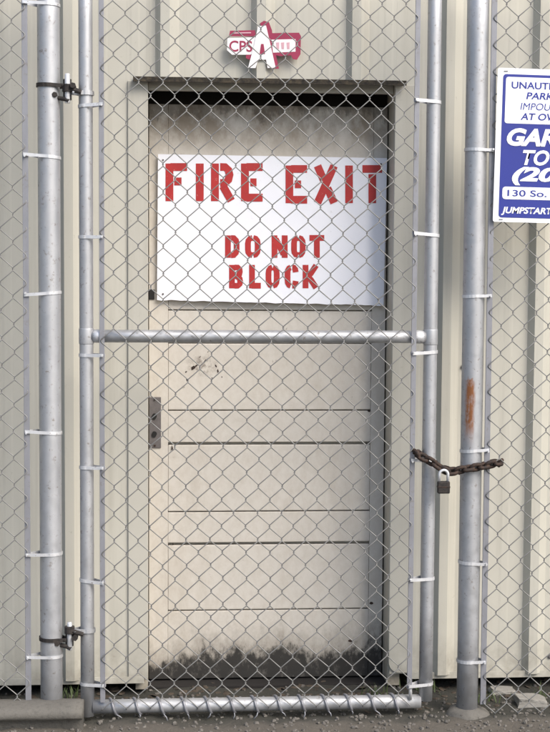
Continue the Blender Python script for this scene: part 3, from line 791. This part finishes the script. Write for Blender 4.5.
bm = B(); poly(bm, [(227.5, 38), (256, 37), (255, 53), (250, 54.5), (232, 54.5), (227, 50)], YL - .0006, 0.0005); obj('banner', bm, M_logo, lroot)
bm = B(); poly(bm, [(271.5, 39.5), (295.5, 39), (295.5, 51.5), (273, 52.5)], YL - .0006, 0.0005); obj('banner', bm, M_logo, lroot)
for u in (276, 281, 286.5):
    bm = B(); poly(bm, [(u, 42.5), (u + 3.2, 42.2), (u + 3, 49), (u + .6, 49)], YL - .0012, 0.0004); obj('pink_mark', bm, M_pink, lroot)
bm = B(); poly(bm, [(233, 32.3), (251, 32), (251, 33.2), (233, 33.6)], YL - .0012, .0004)
obj('pink_mark', bm, M_pink, lroot)
bm = B()   # the large white A
poly(bm, [(258, 26), (266, 25.5), (270.5, 45), (275.5, 67.5), (267.5, 68), (266, 59.5), (258, 60), (255.5, 68), (248, 68), (254, 45)], YL - .0032, 0.0019)
obj('letter', bm, M_logo, lroot)
bm = B(); poly(bm, [(261, 44), (263.5, 44), (265, 54), (259.5, 54)], YL - .0042, 0.0008); obj('letter_counter', bm, M_maroon, lroot)
px_ = (P(262, 45, YL).x - P(252, 45, YL).x) / 10
text_obj('CPS', P(229.2, 52, YL).x, P(229.2, 51.5, YL).z, 11 * px_, 23 * px_, YL - .0013, M_maroon, lroot, 0, 0.015)

# ------------------------------------------------------------------ kerb, rubble, litter
kx1 = X(82, 712, YF - 0.1)
bm = B(); n = 60; kb0, kb1 = Z(40, 722, YF - .10), Z(40, 703, YF - .06); kh = kb1 - kb0
prof_k = [(-0.030, -0.03), (-0.040, kb0), (-0.055, kb0 + 0.004), (-0.064, kb0 + kh * .3), (-0.060, kb0 + kh * .7), (-0.042, kb1 - 0.003), (0.0, kb1), (0.040, kb1 - .004), (0.056, kb1 - .02), (0.06, -0.03)]
rows = []
for i in range(n + 1):
    x = -2.6 + (kx1 + 2.6) * i / n
    rows.append([bm.verts.new((x + 0.004 * noise.noise(Vector((x * 9, q, 1))), YF - 0.045 + py + 0.005 * noise.noise(Vector((x * 6, q, 2))), pz + 0.004 * noise.noise(Vector((x * 6, q, 7))))) for q, (py, pz) in enumerate(prof_k)])
for a, b_ in zip(rows, rows[1:]):
    for q in range(len(prof_k) - 1): bm.faces.new((a[q], a[q + 1], b_[q + 1], b_[q]))
bm.faces.new(rows[0]); bm.faces.new(rows[-1])
kb = obj('kerb', bm, M_conc, None, smooth=True, origin=(kx1 - 0.8, YF - .045, 0))
tag(kb, 'low rounded grey concrete kerb running under the fence left of the gate', 'kerb')

def rock(name, label, x, y, sx, sy_, sz, seed):
    bm = B(); bmesh.ops.create_icosphere(bm, subdivisions=3, radius=1)
    for v in bm.verts:
        c = v.co.copy(); c = Vector([max(-.62, min(.62, q)) for q in c]) * 1.5
        c *= 1 + 0.22 * noise.noise(v.co * 1.5 + Vector((seed, 0, 0))) + 0.08 * noise.noise(v.co * 5 + Vector((0, seed, 0)))
        v.co = Vector((x + c.x * sx, y + c.y * sy_, gz(x, y) + sz * 0.45 + c.z * sz * (1 - .35 * (c.x + .4))))
    o = obj(name, bm, M_stone, None, origin=(x, y, 0)); return tag(o, label, 'rock')
rx_ = X(531, 712, YF + .06)
rock('concrete_chunk', 'pale broken concrete lump on the dirt behind the right fence', rx_, YF + 0.07, 0.050, 0.035, 0.020, 3.1)
rock('concrete_chunk', 'flat grey stone lying in the gap under the siding right of the post', X(503, 690, -.06), -0.05, 0.040, 0.03, 0.010, 8.1)

def chips(name, n, region, smin, smax, m, seed, flatness):
    rnd = random.Random(seed); bm = B()
    for i in range(n):
        x = rnd.uniform(region[0], region[1]); y = rnd.triangular(region[2], region[3], region[4]); s = rnd.uniform(smin, smax)
        M = Matrix.Translation((x, y, gz(x, y) + s * flatness * .4)) @ Matrix.Rotation(rnd.uniform(0, 6.3), 4, 'Z') @ Matrix.Rotation(rnd.uniform(-.5, .5), 4, 'X')
        kk = rnd.randint(5, 7); top = []; bot = []
        for q in range(kk):
            a = 2 * math.pi * q / kk; r = s * rnd.uniform(.6, 1)
            top.append(bm.verts.new(M @ Vector((r * .75 * math.cos(a), r * .55 * math.sin(a), s * flatness * rnd.uniform(.3, 1)))))
            bot.append(bm.verts.new(M @ Vector((r * math.cos(a), r * .7 * math.sin(a), -s * flatness * .5))))
        bm.faces.new(top); bm.faces.new(bot[::-1])
        for q in range(kk): bm.faces.new((bot[q], bot[(q + 1) % kk], top[(q + 1) % kk], top[q]))
    return tag(obj(name, bm, m), kind='stuff')
M_gravel = conc('gravel_stone', (0.16, 0.15, 0.135), (0.09, 0.08, 0.07))
M_leaf = flat('dead_leaf', (0.055, 0.042, 0.03), 0.8, 0.6, 30)
tag(chips('gravel', 2600, (-1.6, 2.2, -0.75, 0.1, -0.28), 0.003, 0.011, M_gravel, 4, 0.5), 'fine grey gravel scattered at the foot of the fence', 'gravel')
tag(chips('leaf_litter', 900, (-1.6, 2.2, -0.24, 0.13, -0.05), 0.007, 0.022, M_leaf, 5, 0.12), 'dark dead leaves and grit collected under the siding', 'leaf litter')

rnd = random.Random(11); bm = B()
for i in range(260):
    cl = rnd.choice([(-0.62, -0.1), (-0.50, -0.16), (-0.95, -0.12), (0.66, -0.10), (0.98, -0.14), (1.2, -0.1), (-0.30, -0.03), (0.82, -0.02)])
    x = cl[0] + rnd.gauss(0, .035); y = cl[1] + rnd.gauss(0, .025); h = rnd.uniform(.015, .05); a = rnd.uniform(0, 6.28); wd = .0018
    lean = Vector((math.cos(a), math.sin(a), 0)) * h * rnd.uniform(.2, .9); sd_ = Vector((-math.sin(a), math.cos(a), 0)) * wd
    p = Vector((x, y, gz(x, y) - .002)); m_ = p + lean * .35 + Vector((0, 0, h * .6)); e_ = p + lean + Vector((0, 0, h))
    v = [bm.verts.new(q) for q in (p - sd_, p + sd_, m_ + sd_ * .8, m_ - sd_ * .8, e_)]
    bm.faces.new(v[:4]); bm.faces.new((v[3], v[2], v[4]))
tag(obj('grass', bm, flat('weed_green', (0.07, 0.10, 0.035), 0.7, 0.4, 40)), 'sparse short weeds growing in the dark gap below the siding', 'weeds', kind='stuff')
